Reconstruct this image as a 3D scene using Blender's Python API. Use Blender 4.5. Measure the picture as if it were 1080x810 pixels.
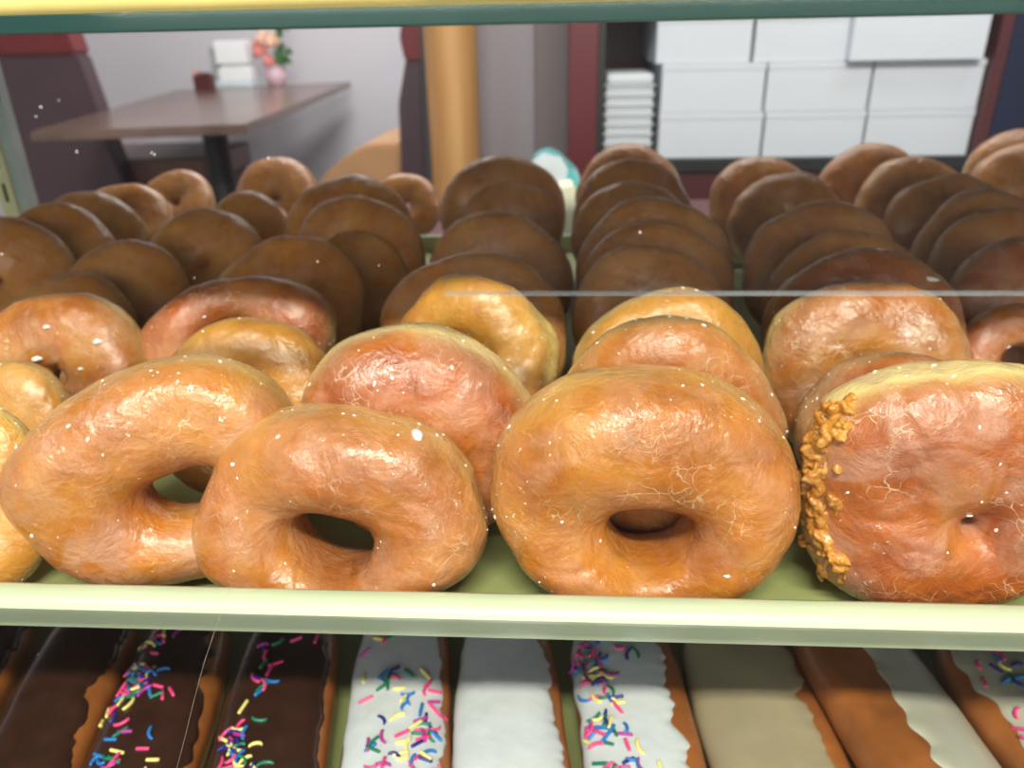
import bpy, bmesh, math, random
import numpy as np
from mathutils import Vector, Matrix, Euler
sc = bpy.context.scene
for o in list(bpy.data.objects): bpy.data.objects.remove(o)
C = sc.collection
R = math.radians
PI = math.pi

# ------------------------------------------------------------------ camera
PITCH, YAW, ROLL, F = 25.0, 3.7, -1.2, 811.0
CAM = Vector((0, 0, 1.01))
MR = Matrix.Rotation(R(YAW), 3, 'Z') @ Matrix.Rotation(R(90 - PITCH), 3, 'X') @ Matrix.Rotation(R(ROLL), 3, 'Z')
cd = bpy.data.cameras.new('camera'); cam = bpy.data.objects.new('camera', cd); C.objects.link(cam)
cam.matrix_world = Matrix.Translation(CAM) @ MR.to_4x4()
cd.sensor_width = 36; cd.lens = 36 * F / 1080; cd.clip_start = .01; cd.clip_end = 50
cd.dof.use_dof = True; cd.dof.focus_distance = .255; cd.dof.aperture_fstop = 12
sc.camera = cam

# ------------------------------------------------------------------ world, lights, exposure
w = bpy.data.worlds.new('world'); sc.world = w; w.use_nodes = True
w.node_tree.nodes['Background'].inputs[0].default_value = (.80, .87, 1, 1)
w.node_tree.nodes['Background'].inputs[1].default_value = .55
sc.view_settings.view_transform = 'Standard'; sc.view_settings.look = 'None'
sc.view_settings.exposure = 0; sc.view_settings.gamma = 1; sc.view_settings.use_curve_mapping = False

def area(name, loc, target, sx, sy, power, col):
    l = bpy.data.lights.new(name, 'AREA'); l.shape = 'RECTANGLE'; l.size = sx; l.size_y = sy
    l.energy = power; l.color = col
    o = bpy.data.objects.new(name, l); C.objects.link(o); o.location = loc
    o.rotation_euler = (Vector(target) - Vector(loc)).to_track_quat('-Z', 'Y').to_euler()
    return o
area('light_counter', (.10, -.95, 2.42), (0.1, .25, .9), 1.0, .11, 68, (1, .925, .81))
area('light_side', (-1.15, -.75, 2.40), (0, .3, .9), .30, .25, 10, (.80, .88, 1))
area('light_room', (.1, 1.7, 2.58), (.1, 2.3, 0), 1.6, .5, 42, (.95, .96, 1))
area('light_booth', (-.6, 3.2, 2.58), (-.9, 3.6, 0), 1.4, .6, 55, (1, .95, .95))
area('light_box', (1.0, .95, 2.40), (.9, 1.9, .7), .6, .3, 7, (.88, .93, 1))

area('light_front_fill', (0, -2.4, 1.55), (0, .4, .9), 3.2, 1.0, 34, (1, .93, .86))  # unseen fill lamp, added to lift the shaded rear doughnuts

# ------------------------------------------------------------------ helpers
def ray(u, v):
    return (MR @ Vector(((u - 540) / F, -(v - 405) / F, -1)))
def at_z(u, v, z):
    d = ray(u, v); return CAM + d * ((z - CAM.z) / d.z)
def at_y(u, v, y):
    d = ray(u, v); return CAM + d * (y / d.y)
def zc(P): return (Vector(P) - CAM).dot(MR @ Vector((0, 0, -1)))

def link(name, me, mat=None, parent=None, smooth=True):
    o = bpy.data.objects.new(name, me); C.objects.link(o)
    if mat and not me.materials: me.materials.append(mat)
    if smooth:
        for p in me.polygons: p.use_smooth = True
    if parent: o.parent = parent
    return o
def tag(o, label=None, cat=None, group=None, kind=None):
    if label: o['label'] = label
    if cat: o['category'] = cat
    if group: o['group'] = group
    if kind: o['kind'] = kind
    return o
def empty(name, loc, label, cat, group=None):
    o = bpy.data.objects.new(name, None); C.objects.link(o); o.location = loc; o.empty_display_size = .05
    return tag(o, label, cat, group)
def copy_tree(o, parent=None):
    c = o.copy(); C.objects.link(c)
    if parent: c.parent = parent
    for ch in list(o.children): copy_tree(ch, c)
    return c
class MB:
    def __init__(s): s.bm = bmesh.new()
    def box(s, x0, x1, y0, y1, z0, z1, bev=0, M=None):
        t = bmesh.new(); bmesh.ops.create_cube(t, size=1)
        for v in t.verts: v.co = Vector((x0 + (v.co.x + .5) * (x1 - x0), y0 + (v.co.y + .5) * (y1 - y0), z0 + (v.co.z + .5) * (z1 - z0)))
        if bev: bmesh.ops.bevel(t, geom=t.edges[:], offset=bev, segments=3, affect='EDGES', profile=.6)
        return s.add(t, M)
    def prism(s, pts, axis, a0, a1, bev=0, M=None):
        # polygon pts (2D) extruded along axis 'x','y','z'
        t = bmesh.new()
        def mk(p, a): return {'x': (a, p[0], p[1]), 'y': (p[0], a, p[1]), 'z': (p[0], p[1], a)}[axis]
        A = [t.verts.new(mk(p, a0)) for p in pts]; B = [t.verts.new(mk(p, a1)) for p in pts]
        t.faces.new(A); t.faces.new(B[::-1])
        n = len(pts)
        for i in range(n): t.faces.new((A[i], B[i], B[(i + 1) % n], A[(i + 1) % n]))
        bmesh.ops.recalc_face_normals(t, faces=t.faces[:])
        if bev: bmesh.ops.bevel(t, geom=t.edges[:], offset=bev, segments=2, affect='EDGES')
        return s.add(t, M)
    def lathe(s, prof, n=32, M=None, cap=True):
        t = bmesh.new(); rings = []
        for r, z in prof: rings.append([t.verts.new((r * math.cos(2 * PI * i / n), r * math.sin(2 * PI * i / n), z)) for i in range(n)])
        for a, b in zip(rings, rings[1:]):
            for i in range(n): t.faces.new((a[i], a[(i + 1) % n], b[(i + 1) % n], b[i]))
        if cap: t.faces.new(rings[0][::-1]); t.faces.new(rings[-1])
        return s.add(t, M)
    def ball(s, c, r, M=None, sub=2, scale=(1, 1, 1)):
        t = bmesh.new(); bmesh.ops.create_icosphere(t, subdivisions=sub, radius=r)
        for v in t.verts: v.co = Vector((v.co.x * scale[0], v.co.y * scale[1], v.co.z * scale[2])) + Vector(c)
        return s.add(t, M)
    def add(s, t, M=None):
        if M is not None: bmesh.ops.transform(t, matrix=M, verts=t.verts[:])
        me = bpy.data.meshes.new('tmp'); t.to_mesh(me); t.free(); s.bm.from_mesh(me); bpy.data.meshes.remove(me)
        return s
    def build(s, name, mat, parent=None, smooth=False):
        me = bpy.data.meshes.new(name); s.bm.to_mesh(me); s.bm.free()
        o = link(name, me, mat, parent, smooth)
        if smooth:
            try: me.set_sharp_from_angle(angle=R(40))
            except Exception: pass
        return o
def grid_mesh(name, P, wrap_u, wrap_v):
    nu, nv = P.shape[:2]; me = bpy.data.meshes.new(name); faces = []
    for i in range(nu if wrap_u else nu - 1):
        for j in range(nv if wrap_v else nv - 1):
            i2, j2 = (i + 1) % nu, (j + 1) % nv
            faces.append((i * nv + j, i2 * nv + j, i2 * nv + j2, i * nv + j2))
    me.from_pydata(P.reshape(-1, 3).tolist(), [], faces); me.update()
    return me
class SNoise:
    def __init__(s, seed, f, n=14):
        r = np.random.RandomState(seed); d = r.normal(size=(n, 3)); d /= np.linalg.norm(d, axis=1)[:, None]
        s.k = d * f * r.uniform(.6, 1.7, (n, 1)); s.p = r.uniform(0, 2 * PI, n); s.n = n
    def __call__(s, P):
        return np.sin(P @ s.k.T + s.p).sum(-1) / math.sqrt(s.n)

# ------------------------------------------------------------------ materials
def newmat(name):
    m = bpy.data.materials.new(name); m.use_nodes = True
    nt = m.node_tree; b = nt.nodes['Principled BSDF']
    return m, nt, b
def N(nt, typ, **kw):
    n = nt.nodes.new(typ)
    for k, v in kw.items():
        if k in n.inputs: n.inputs[k].default_value = v
        else: setattr(n, k, v)
    return n
def ramp(nt, src, stops):
    r = nt.nodes.new('ShaderNodeValToRGB'); e = r.color_ramp.elements
    while len(e) < len(stops): e.new(.5)
    for el, (p, c) in zip(e, stops):
        el.position = p; el.color = (*c, 1) if isinstance(c, tuple) else (c, c, c, 1)
    nt.links.new(src, r.inputs[0]); return r.outputs[0]
def mix(nt, fac, a, b):
    m = nt.nodes.new('ShaderNodeMix'); m.data_type = 'RGBA'
    for s, v in ((m.inputs['Factor'], fac), (m.inputs['A'], a), (m.inputs['B'], b)):
        if hasattr(v, 'links'): nt.links.new(v, s)
        else: s.default_value = (*v, 1) if isinstance(v, tuple) else v
    return m.outputs['Result']
def mth(nt, op, a, b=0.0, clamp=False):
    m = nt.nodes.new('ShaderNodeMath'); m.operation = op; m.use_clamp = clamp
    for s, v in ((m.inputs[0], a), (m.inputs[1], b)):
        if hasattr(v, 'links'): nt.links.new(v, s)
        else: s.default_value = v
    return m.outputs[0]
def plain(name, col, rough=.5, var=.12, scale=20, metal=0, bump=0, spec=.5, coat=0):
    m, nt, b = newmat(name)
    tc = N(nt, 'ShaderNodeTexCoord'); n = N(nt, 'ShaderNodeTexNoise', Scale=scale, Detail=4)
    nt.links.new(tc.outputs['Object'], n.inputs['Vector'])
    lo = tuple(c * (1 - var) for c in col); hi = tuple(min(1, c * (1 + var)) for c in col)
    nt.links.new(ramp(nt, n.outputs['Fac'], [(.3, lo), (.7, hi)]), b.inputs['Base Color'])
    b.inputs['Roughness'].default_value = rough; b.inputs['Metallic'].default_value = metal
    b.inputs['Specular IOR Level'].default_value = spec; b.inputs['Coat Weight'].default_value = coat
    if bump:
        bp = N(nt, 'ShaderNodeBump', Strength=bump, Distance=.002); nt.links.new(n.outputs['Fac'], bp.inputs['Height'])
        nt.links.new(bp.outputs[0], b.inputs['Normal'])
    return m
def wood(name, a, b_, scale=6, rough=.45, axis='Z'):
    m, nt, b = newmat(name)
    tc = N(nt, 'ShaderNodeTexCoord'); mp = N(nt, 'ShaderNodeMapping')
    s = {'X': (.08, 1, 1), 'Y': (1, .08, 1), 'Z': (1, 1, .08)}[axis]; mp.inputs['Scale'].default_value = s
    n = N(nt, 'ShaderNodeTexNoise', Scale=scale, Detail=6, Distortion=.6)
    nt.links.new(tc.outputs['Object'], mp.inputs[0]); nt.links.new(mp.outputs[0], n.inputs['Vector'])
    nt.links.new(ramp(nt, n.outputs['Fac'], [(.35, a), (.65, b_)]), b.inputs['Base Color'])
    b.inputs['Roughness'].default_value = rough
    return m

def donut_mat(name, deep, mid, light, pale, milk_col, milk=.5, rough=.3, flakes=1.0):
    m, nt, b = newmat(name); L = nt.links.new
    tc = N(nt, 'ShaderNodeTexCoord'); oi = N(nt, 'ShaderNodeObjectInfo')
    off = N(nt, 'ShaderNodeVectorMath', operation='SCALE'); off.inputs[0].default_value = (7, 5, 3)
    L(oi.outputs['Random'], off.inputs['Scale'])
    ad = N(nt, 'ShaderNodeVectorMath', operation='ADD'); L(tc.outputs['Object'], ad.inputs[0]); L(off.outputs[0], ad.inputs[1])
    V = ad.outputs[0]
    def noise(scale, detail=4, rgh=.55, dist=0):
        n = N(nt, 'ShaderNodeTexNoise', Scale=scale, Detail=detail, Roughness=rgh, Distortion=dist); L(V, n.inputs['Vector']); return n.outputs['Fac']
    n1 = noise(26, 5, .6); n2 = noise(60, 6, .65, .6); n3 = noise(18, 4, .5, .3)
    col = ramp(nt, n1, [(.36, deep), (.5, mid), (.64, light)])
    mot = ramp(nt, n2, [(.3, tuple(c * .62 for c in mid)), (.6, tuple(min(1, c * 1.22) for c in mid))])
    col = mix(nt, .42, col, mot)
    # fried golden rim and pale unfried band round the side
    at = N(nt, 'ShaderNodeAttribute', attribute_name='band')
    bf = mth(nt, 'MULTIPLY', at.outputs['Fac'], mth(nt, 'MULTIPLY_ADD', n3, 2.4) if False else mth(nt, 'MULTIPLY', n3, 1.7), True)
    col = mix(nt, bf, col, mix(nt, n2, pale, tuple(c * .75 for c in pale)))
    # milky set glaze patches
    ml = N(nt, 'ShaderNodeAttribute', attribute_name='milk')
    n4 = noise(34, 6, .62, 1.2)
    mf = mth(nt, 'MULTIPLY', ramp(nt, n4, [(.42, 0.0), (.62, 1.0)]), milk)
    mf = mth(nt, 'MULTIPLY', mf, mth(nt, 'ADD', mth(nt, 'MULTIPLY', ml.outputs['Fac'], 1.1), .22), True)
    col = mix(nt, mf, col, milk_col)
    # fine crackle of the sugar film
    vo = N(nt, 'ShaderNodeTexVoronoi', feature='DISTANCE_TO_EDGE', Scale=150)
    dv = N(nt, 'ShaderNodeVectorMath', operation='ADD'); sv = N(nt, 'ShaderNodeVectorMath', operation='SCALE'); sv.inputs['Scale'].default_value = .02
    nc = N(nt, 'ShaderNodeTexNoise', Scale=60, Detail=3); L(V, nc.inputs['Vector']); L(nc.outputs['Color'], sv.inputs[0]); L(V, dv.inputs[0]); L(sv.outputs[0], dv.inputs[1]); L(dv.outputs[0], vo.inputs['Vector'])
    ck = ramp(nt, vo.outputs['Distance'], [(0.0, 1.0), (.035, 0.0)])
    ckm = mth(nt, 'MULTIPLY', ck, ramp(nt, noise(40, 3), [(.54, 0.0), (.66, .55)]))
    col = mix(nt, mth(nt, 'MULTIPLY', ckm, flakes), col, (.82, .66, .46))
    # little specks of loose glaze
    sp = noise(420, 2, .5)
    spf = mth(nt, 'MULTIPLY', ramp(nt, sp, [(.69, 0.0), (.73, 1.0)]), mth(nt, 'MULTIPLY', ramp(nt, noise(30, 3), [(.5, 0.0), (.62, .8)]), flakes))
    col = mix(nt, spf, col, (.85, .74, .62))
    L(col, b.inputs['Base Color'])
    L(ramp(nt, noise(50, 5), [(.35, rough * .55), (.7, rough * 1.5)]), b.inputs['Roughness'])
    b.inputs['Subsurface Weight'].default_value = .12; b.inputs['Subsurface Radius'].default_value = (1, .45, .15); b.inputs['Subsurface Scale'].default_value = .004
    b.inputs['Coat Weight'].default_value = .45; b.inputs['Coat Roughness'].default_value = .07; b.inputs['Coat IOR'].default_value = 1.45
    h = mth(nt, 'ADD', mth(nt, 'MULTIPLY', noise(75, 6, .6, .5), 1.0), mth(nt, 'MULTIPLY', noise(300, 3), .20))
    h = mth(nt, 'ADD', h, mth(nt, 'MULTIPLY', ckm, .10)); h = mth(nt, 'ADD', h, mth(nt, 'MULTIPLY', mf, .12)); h = mth(nt, 'ADD', h, mth(nt, 'MULTIPLY', spf, .2))
    bp = N(nt, 'ShaderNodeBump', Strength=.5, Distance=.0036); L(h, bp.inputs['Height']); L(bp.outputs[0], b.inputs['Normal'])
    bp2 = N(nt, 'ShaderNodeBump', Strength=.75, Distance=.0036); L(h, bp2.inputs['Height']); L(bp2.outputs[0], b.inputs['Coat Normal'])
    return m

MILK = (.62, .44, .36)
M = {}
M['amber'] = donut_mat('glazed_amber', (0.286, 0.070, 0.007), (0.437, 0.140, 0.017), (0.554, 0.232, 0.038), (.80, .52, .16), MILK, .22)
M['pinkish'] = donut_mat('glazed_pinkish', (0.269, 0.068, 0.012), (0.403, 0.124, 0.022), (0.538, 0.232, 0.045), (.80, .54, .18), (.58, .33, .20), .34)
M['red'] = donut_mat('glazed_red_brown', (0.211, 0.036, 0.007), (0.370, 0.086, 0.014), (0.493, 0.172, 0.030), (.90, .66, .27), (.60, .36, .26), .32)
M['gold'] = donut_mat('glazed_golden', (0.403, 0.136, 0.015), (0.538, 0.224, 0.030), (0.638, 0.336, 0.068), (.84, .60, .22), (.66, .40, .20), .25)
M['brown'] = donut_mat('glazed_rear_lightened', (.39, .118, .024), (.55, .20, .042), (.68, .30, .075), (.70, .42, .14), (.56, .34, .22), .35, .34, .4)  # same glaze as the front, colour lightened to offset shade on rear rows
M['flake'] = plain('sugar_flake', (.86, .82, .76), .35, .05, 200)
M['tray'] = plain('tray_cream_enamel', (.50, .56, .38), .32, .06, 9, bump=.05, coat=.3)
M['liner'] = plain('tray_liner', (.27, .29, .11), .5, .15, 14)
M['steel'] = plain('case_grey_metal', (.42, .46, .44), .35, .12, 30, metal=.3)
M['post_cream'] = plain('post_cream', (.72, .68, .42), .45, .1, 20)
M['dark'] = plain('dark_slot', (.012, .010, .008), .7)
M['paper_yellow'] = plain('yellow_paper', (.84, .66, .22), .6, .16, 12, bump=.2)
M['wall'] = plain('wall_lilac_grey', (.60, .57, .61), .8, .03, 2)
M['ceil'] = plain('ceiling_white', (.75, .75, .74), .9, .02, 2)
M['floor'] = plain('floor_brown_tile', (.10, .075, .06), .4, .2, 4)
M['purple'] = plain('vinyl_purple_brown', (.075, .042, .052), .45, .08, 10)
M['redv'] = plain('vinyl_dark_red', (.17, .018, .02), .4, .1, 10)
M['maroon'] = plain('laminate_maroon', (.12, .010, .016), .4, .1, 8)
M['maroon_dark'] = plain('laminate_maroon_dark', (.085, .012, .016), .5, .1, 8)
M['black'] = plain('black_trim', (.015, .014, .016), .5)
M['navy'] = plain('navy_panel', (.006, .010, .045), .5, .15, 3)
M['grey_panel'] = plain('grey_panel', (.30, .27, .30), .6, .06, 2)
M['grey_dark'] = plain('booth_end_grey', (.06, .055, .06), .5, .1, 6)
M['tan'] = plain('tan_seat', (.52, .28, .13), .5, .1, 6)
M['table'] = wood('table_laminate_walnut', (.11, .066, .052), (.19, .118, .092), 7, .22, 'Y')
M['tedge'] = plain('table_edge', (.10, .06, .05), .4)
M['oak'] = wood('oak_round_column', (.48, .23, .07), (.68, .38, .15), 16, .4, 'Z')
M['benchwood'] = wood('bench_wood', (.16, .075, .05), (.22, .11, .075), 9, .4, 'X')
M['box'] = plain('white_card', (.66, .69, .76), .6, .02, 10)
M['foam'] = plain('white_foam', (.70, .73, .78), .5, .02, 60)
M['teal'] = plain('teal_film', (.10, .50, .52), .2, .2, 30, coat=.5)
M['film'] = plain('pale_film', (.72, .78, .84), .2, .1, 30, coat=.5)
M['cream'] = plain('cream_plastic', (.82, .78, .58), .5, .04, 10)
M['vase'] = plain('pink_glass_vase', (.62, .42, .47), .2, .05, 10)
M['petal'] = plain('coral_petals', (.82, .30, .26), .6, .2, 60)
M['petal2'] = plain('peach_petals', (.90, .58, .42), .6, .15, 60)
M['leaf'] = plain('leaf_green', (.05, .16, .045), .5, .3, 60)
M['napkin'] = plain('white_paper_stack', (.86, .87, .88), .6, .02, 10)
M['choc'] = plain('chocolate_icing', (.040, .015, .009), .28, .25, 60, bump=.4, coat=.3)
M['white_ice'] = plain('white_icing', (.60, .61, .62), .35, .05, 60, bump=.5, coat=.3)
M['beige_ice'] = plain('maple_beige_icing', (.36, .29, .18), .30, .08, 40, bump=.4, coat=.4)
M['cream_ice'] = plain('cream_icing', (.46, .43, .34), .32, .07, 40, bump=.4, coat=.4)
M['crust'] = plain('pastry_crust', (.30, .095, .022), .38, .35, 40, bump=.6, coat=.3)
SPR = {}
for nm, c in (('pink', (.80, .06, .22)), ('blue', (.02, .17, .50)), ('navy', (.02, .02, .20)), ('yellow', (.85, .72, .22)), ('green', (.01, .17, .09)), ('magenta', (.42, .03, .28))):
    SPR[nm] = plain('sprinkle_' + nm, c, .35, .05)
# dusty glass: clear body, Fresnel mirror, faint film of dust
def glassmat(name, dust, tint=(.96, .985, .975), spots=True):
    m, nt, b = newmat(name); nt.nodes.remove(b); L = nt.links.new
    out = nt.nodes['Material Output']
    tr = N(nt, 'ShaderNodeBsdfTransparent'); tr.inputs[0].default_value = (*tint, 1)
    gl = N(nt, 'ShaderNodeBsdfGlossy', Roughness=.02); lw = N(nt, 'ShaderNodeNewGeometry')
    dt = N(nt, 'ShaderNodeVectorMath', operation='DOT_PRODUCT'); L(lw.outputs['Incoming'], dt.inputs[0]); L(lw.outputs['Normal'], dt.inputs[1])
    cs = mth(nt, 'ABSOLUTE', dt.outputs['Value']); fr = mth(nt, 'ADD', mth(nt, 'MULTIPLY', mth(nt, 'POWER', mth(nt, 'SUBTRACT', 1.0, cs), 5.0),   .5), .003)
    m1 = N(nt, 'ShaderNodeMixShader'); L(fr, m1.inputs[0]); L(tr.outputs[0], m1.inputs[1]); L(gl.outputs[0], m1.inputs[2])
    df = N(nt, 'ShaderNodeBsdfDiffuse'); df.inputs[0].default_value = (.85, .85, .88, 1)
    m2 = N(nt, 'ShaderNodeMixShader'); L(m1.outputs[0], m2.inputs[1]); L(df.outputs[0], m2.inputs[2])
    tc = N(nt, 'ShaderNodeTexCoord'); n = N(nt, 'ShaderNodeTexNoise', Scale=9, Detail=5); L(tc.outputs['Object'], n.inputs['Vector'])
    L(ramp(nt, n.outputs['Fac'], [(.35, dust * .5), (.75, dust * 1.5)]), m2.inputs[0])
    L(m2.outputs[0], out.inputs[0]); return m
M['glass'] = glassmat('front_glass', .0012)
M['glass_upper'] = glassmat('upper_glass_dusty', .002, (.985, .99, .99))
mg, nt, b = newmat('green_glass_edge'); M['green'] = mg
b.inputs['Base Color'].default_value = (.006, .042, .032, 1); b.inputs['Roughness'].default_value = .15; b.inputs['Coat Weight'].default_value = .6

def struct(name, mb, mat): return tag(mb.build(name, mat), kind='structure')

# ------------------------------------------------------------------ room shell
WY = at_z(372, 85, .75).y + .02       # back wall touches the far end of the booth table
struct('floor', MB().box(-3, 3, -2.5, WY + .1, -.1, 0), M['floor'])
struct('ceiling', MB().box(-3, 3, -2.5, WY + .1, 2.62, 2.72), M['ceil'])
struct('wall_back', MB().box(-3, 3, WY, WY + .12, 0, 2.62), M['wall'])
struct('wall_left', MB().box(-3.1, -3, -2.5, WY + .1, 0, 2.62), M['wall'])
struct('wall_right', MB().box(3, 3.1, -2.5, WY + .1, 0, 2.62), M['wall'])

TZ = .800            # top of the doughnut tray
LZ = 1.006          # underside of the upper glass shelf
# ------------------------------------------------------------------ display case
case = empty('display_case', (0, .5, 0), 'glass bakery display case with green-edged glass shelf and slotted uprights', 'display case')
case.location = (0, .5, 0)
def cpart(name, mb, mat, smooth=False):
    o = mb.build(name, mat, None, smooth); o.parent = case; o.matrix_parent_inverse = Matrix.Translation((0, -.5, 0)); return o
us = cpart('upper_shelf', MB().box(-.82, .95, .2112, .80, 1.0102, 1.0148), M['glass'])
MB().box(-.82, .95, .207, .2112, 1.0102, 1.0148, .0006).build('polished_edge', M['green'], us)['label'] = 'green polished front edge'
cpart('lower_shelf', MB().box(-.82, .95, .236, .80, TZ - .0085, TZ - .0045, .0008), M['green'])
cpart('bottom_shelf', MB().box(-.82, .95, .176, .80, .630, .636, .0008), M['green'])
cpart('front_glass', MB().box(-.82, .95, .166, .170, .60, 1.10), M['glass'])
EZ = at_y(720, 308, .176).z
M['edge'] = glassmat('glass_edge_frosted', .13)
up = cpart('sliding_glass', MB().box(at_y(470, 308, .176).x, .95, .174, .1758, EZ, 1.10, .0004), M['glass_upper'])
MB().box(at_y(470, 308, .176).x, .95, .1739, .1759, EZ - .0002, EZ + .0003).build('polished_edge', M['edge'], up)
fgl = [c for c in case.children if c.name == 'front_glass'][0]
for k, (a_, b_) in enumerate(((43, 113), (38, 123), (62, 106), (81, 160), (163, 163), (148, 152), (283, 167), (160, 161), (205, 293), (2, 268), (335, 276), (461, 215), (675, 245), (132, 13), (400, 280), (580, 480), (40, 690), (960, 590))):
    q_ = at_y(a_, b_, .1658); MB().ball(q_, (.00022, .00016, .00012)[k % 3], None, 1, (1, .3, 1.2)).build('dust_speck', M['flake'], fgl)
up['label'] = 'dusty second glass pane with a visible lower edge'
# slotted upright at the back left corner
pl = at_y(24, 128, .80)
def upright(x0, x1, face=True):
    u = MB().box(x0, x1, .790, .805, 0, 1.28, .002).build('upright', M['steel'], None); u.parent = case; u.matrix_parent_inverse = Matrix.Translation((0, -.5, 0))
    f = MB().box(x0 - .002, x0 + (x1 - x0) * .52, .787, .7905, .05, 1.27, .0006).build('slotted_strip', M['post_cream'], u)
    f['label'] = 'cream slotted shelf strip'
    for i in range(14):
        z = 1.24 - i * .0345
        MB().box(x0 + (x1 - x0) * .20, x0 + (x1 - x0) * .30, .7858, .7874, z - .0095, z + .0095).build('slot', M['dark'], f)
upright(pl.x - .038, pl.x - .010)
upright(.90, .94)
cpart('base_cabinet', MB().box(-.82, .95, .19, .84, 0, .60, .004), M['steel'])

# yellow paper lined tray on the upper shelf
ut = empty('yellow_tray', (0, .556, 1.0150), 'yellow paper lined tray lying on the upper glass shelf', 'tray')
t = MB().box(-.80, .93, -.285, .235, 0, .004, .001); t.build('tray_base', M['tray'], ut)
P = np.zeros((90, 10, 3)); nn = SNoise(5, 16)
for i in range(90):
    for j in range(10):
        x = -.80 + 1.72 * i / 89; y = -.292 + .52 * (j / 9)
        z = .005
        if j == 0: z = .0015
        P[i, j] = (x, y, z)
P[..., 2] += (nn(P * np.array([1, .5, 1])) * .0012 + .0015) * np.array([1.2, 1] + [1] * 8)
lp = link('paper_liner', grid_mesh('paper_liner', P, False, False), M['paper_yellow'], ut)
sm = lp.modifiers.new('s', 'SOLIDIFY'); sm.thickness = .0006
P = np.zeros((60, 4, 3))
for i in range(60):
    x = -.80 + 1.70 * i / 59
    for j, (y, z) in enumerate(((-.2940, -.0008), (-.2950, .006), (-.293, .014), (-.286, .020))):
        P[i, j] = (x, y + .001 * math.sin(x * 30), z + .0025 * math.sin(x * 14 + 1) * (j / 3) + (.0008 * math.sin(x * 9 + 2) + .0004 if j == 0 else 0))
lf = link('paper_flap', grid_mesh('paper_flap', P, False, False), M['paper_yellow'], ut)
lf.modifiers.new('s', 'SOLIDIFY').thickness = .0005

# ------------------------------------------------------------------ trays
def tray(loc, x0, x1, y0, y1, label, lipz=.0235, under=.0035):
    t = empty('bakery_tray', loc, label, 'tray')
    mb = MB()
    mb.box(x0, x1, y0 + .0150, y1, -.003, 0, .001)
    mb.build('tray_floor', M['liner'], t)
    def lip(pts): mb = MB(); return mb
    # rolled rim: rounded profile swept along the front
    prof = [(y0 + .0155, 0), (y0 + .0090, lipz - .004), (y0 + .0078, lipz - .0012), (y0 + .0055, lipz), (y0 + .001, lipz - .0002), (y0 - .0020, lipz - .0016),
            (y0 - .0032, lipz - .004), (y0 - .0022, lipz - .0060), (y0 + .0010, lipz - .0066), (y0 + .0062, lipz - .0060), (y0 + .0125, -under), (y0 + .0155, -under)]
    r = MB().prism(prof, 'x', x0, x1).build('front_rim', M['tray'], t, True)
    MB().box(x0 - .006, x0, y0, y1, -under, lipz, .002).build('side_rim', M['tray'], t)
    MB().box(x1, x1 + .006, y0, y1, -under, lipz, .002).build('side_rim', M['tray'], t)
    MB().box(x0, x1, y1, y1 + .006, -under, lipz * .7, .002).build('back_rim', M['tray'], t)
    return t
tray((0, 0, TZ), -.66, .68, .2135, .77, 'cream enamel tray full of glazed doughnuts on the middle shelf')
tray((0, 0, .652), -.66, .68, .182, .60, 'tray of iced long doughnuts on the bottom shelf below the glazed ones', .0155)
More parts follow.
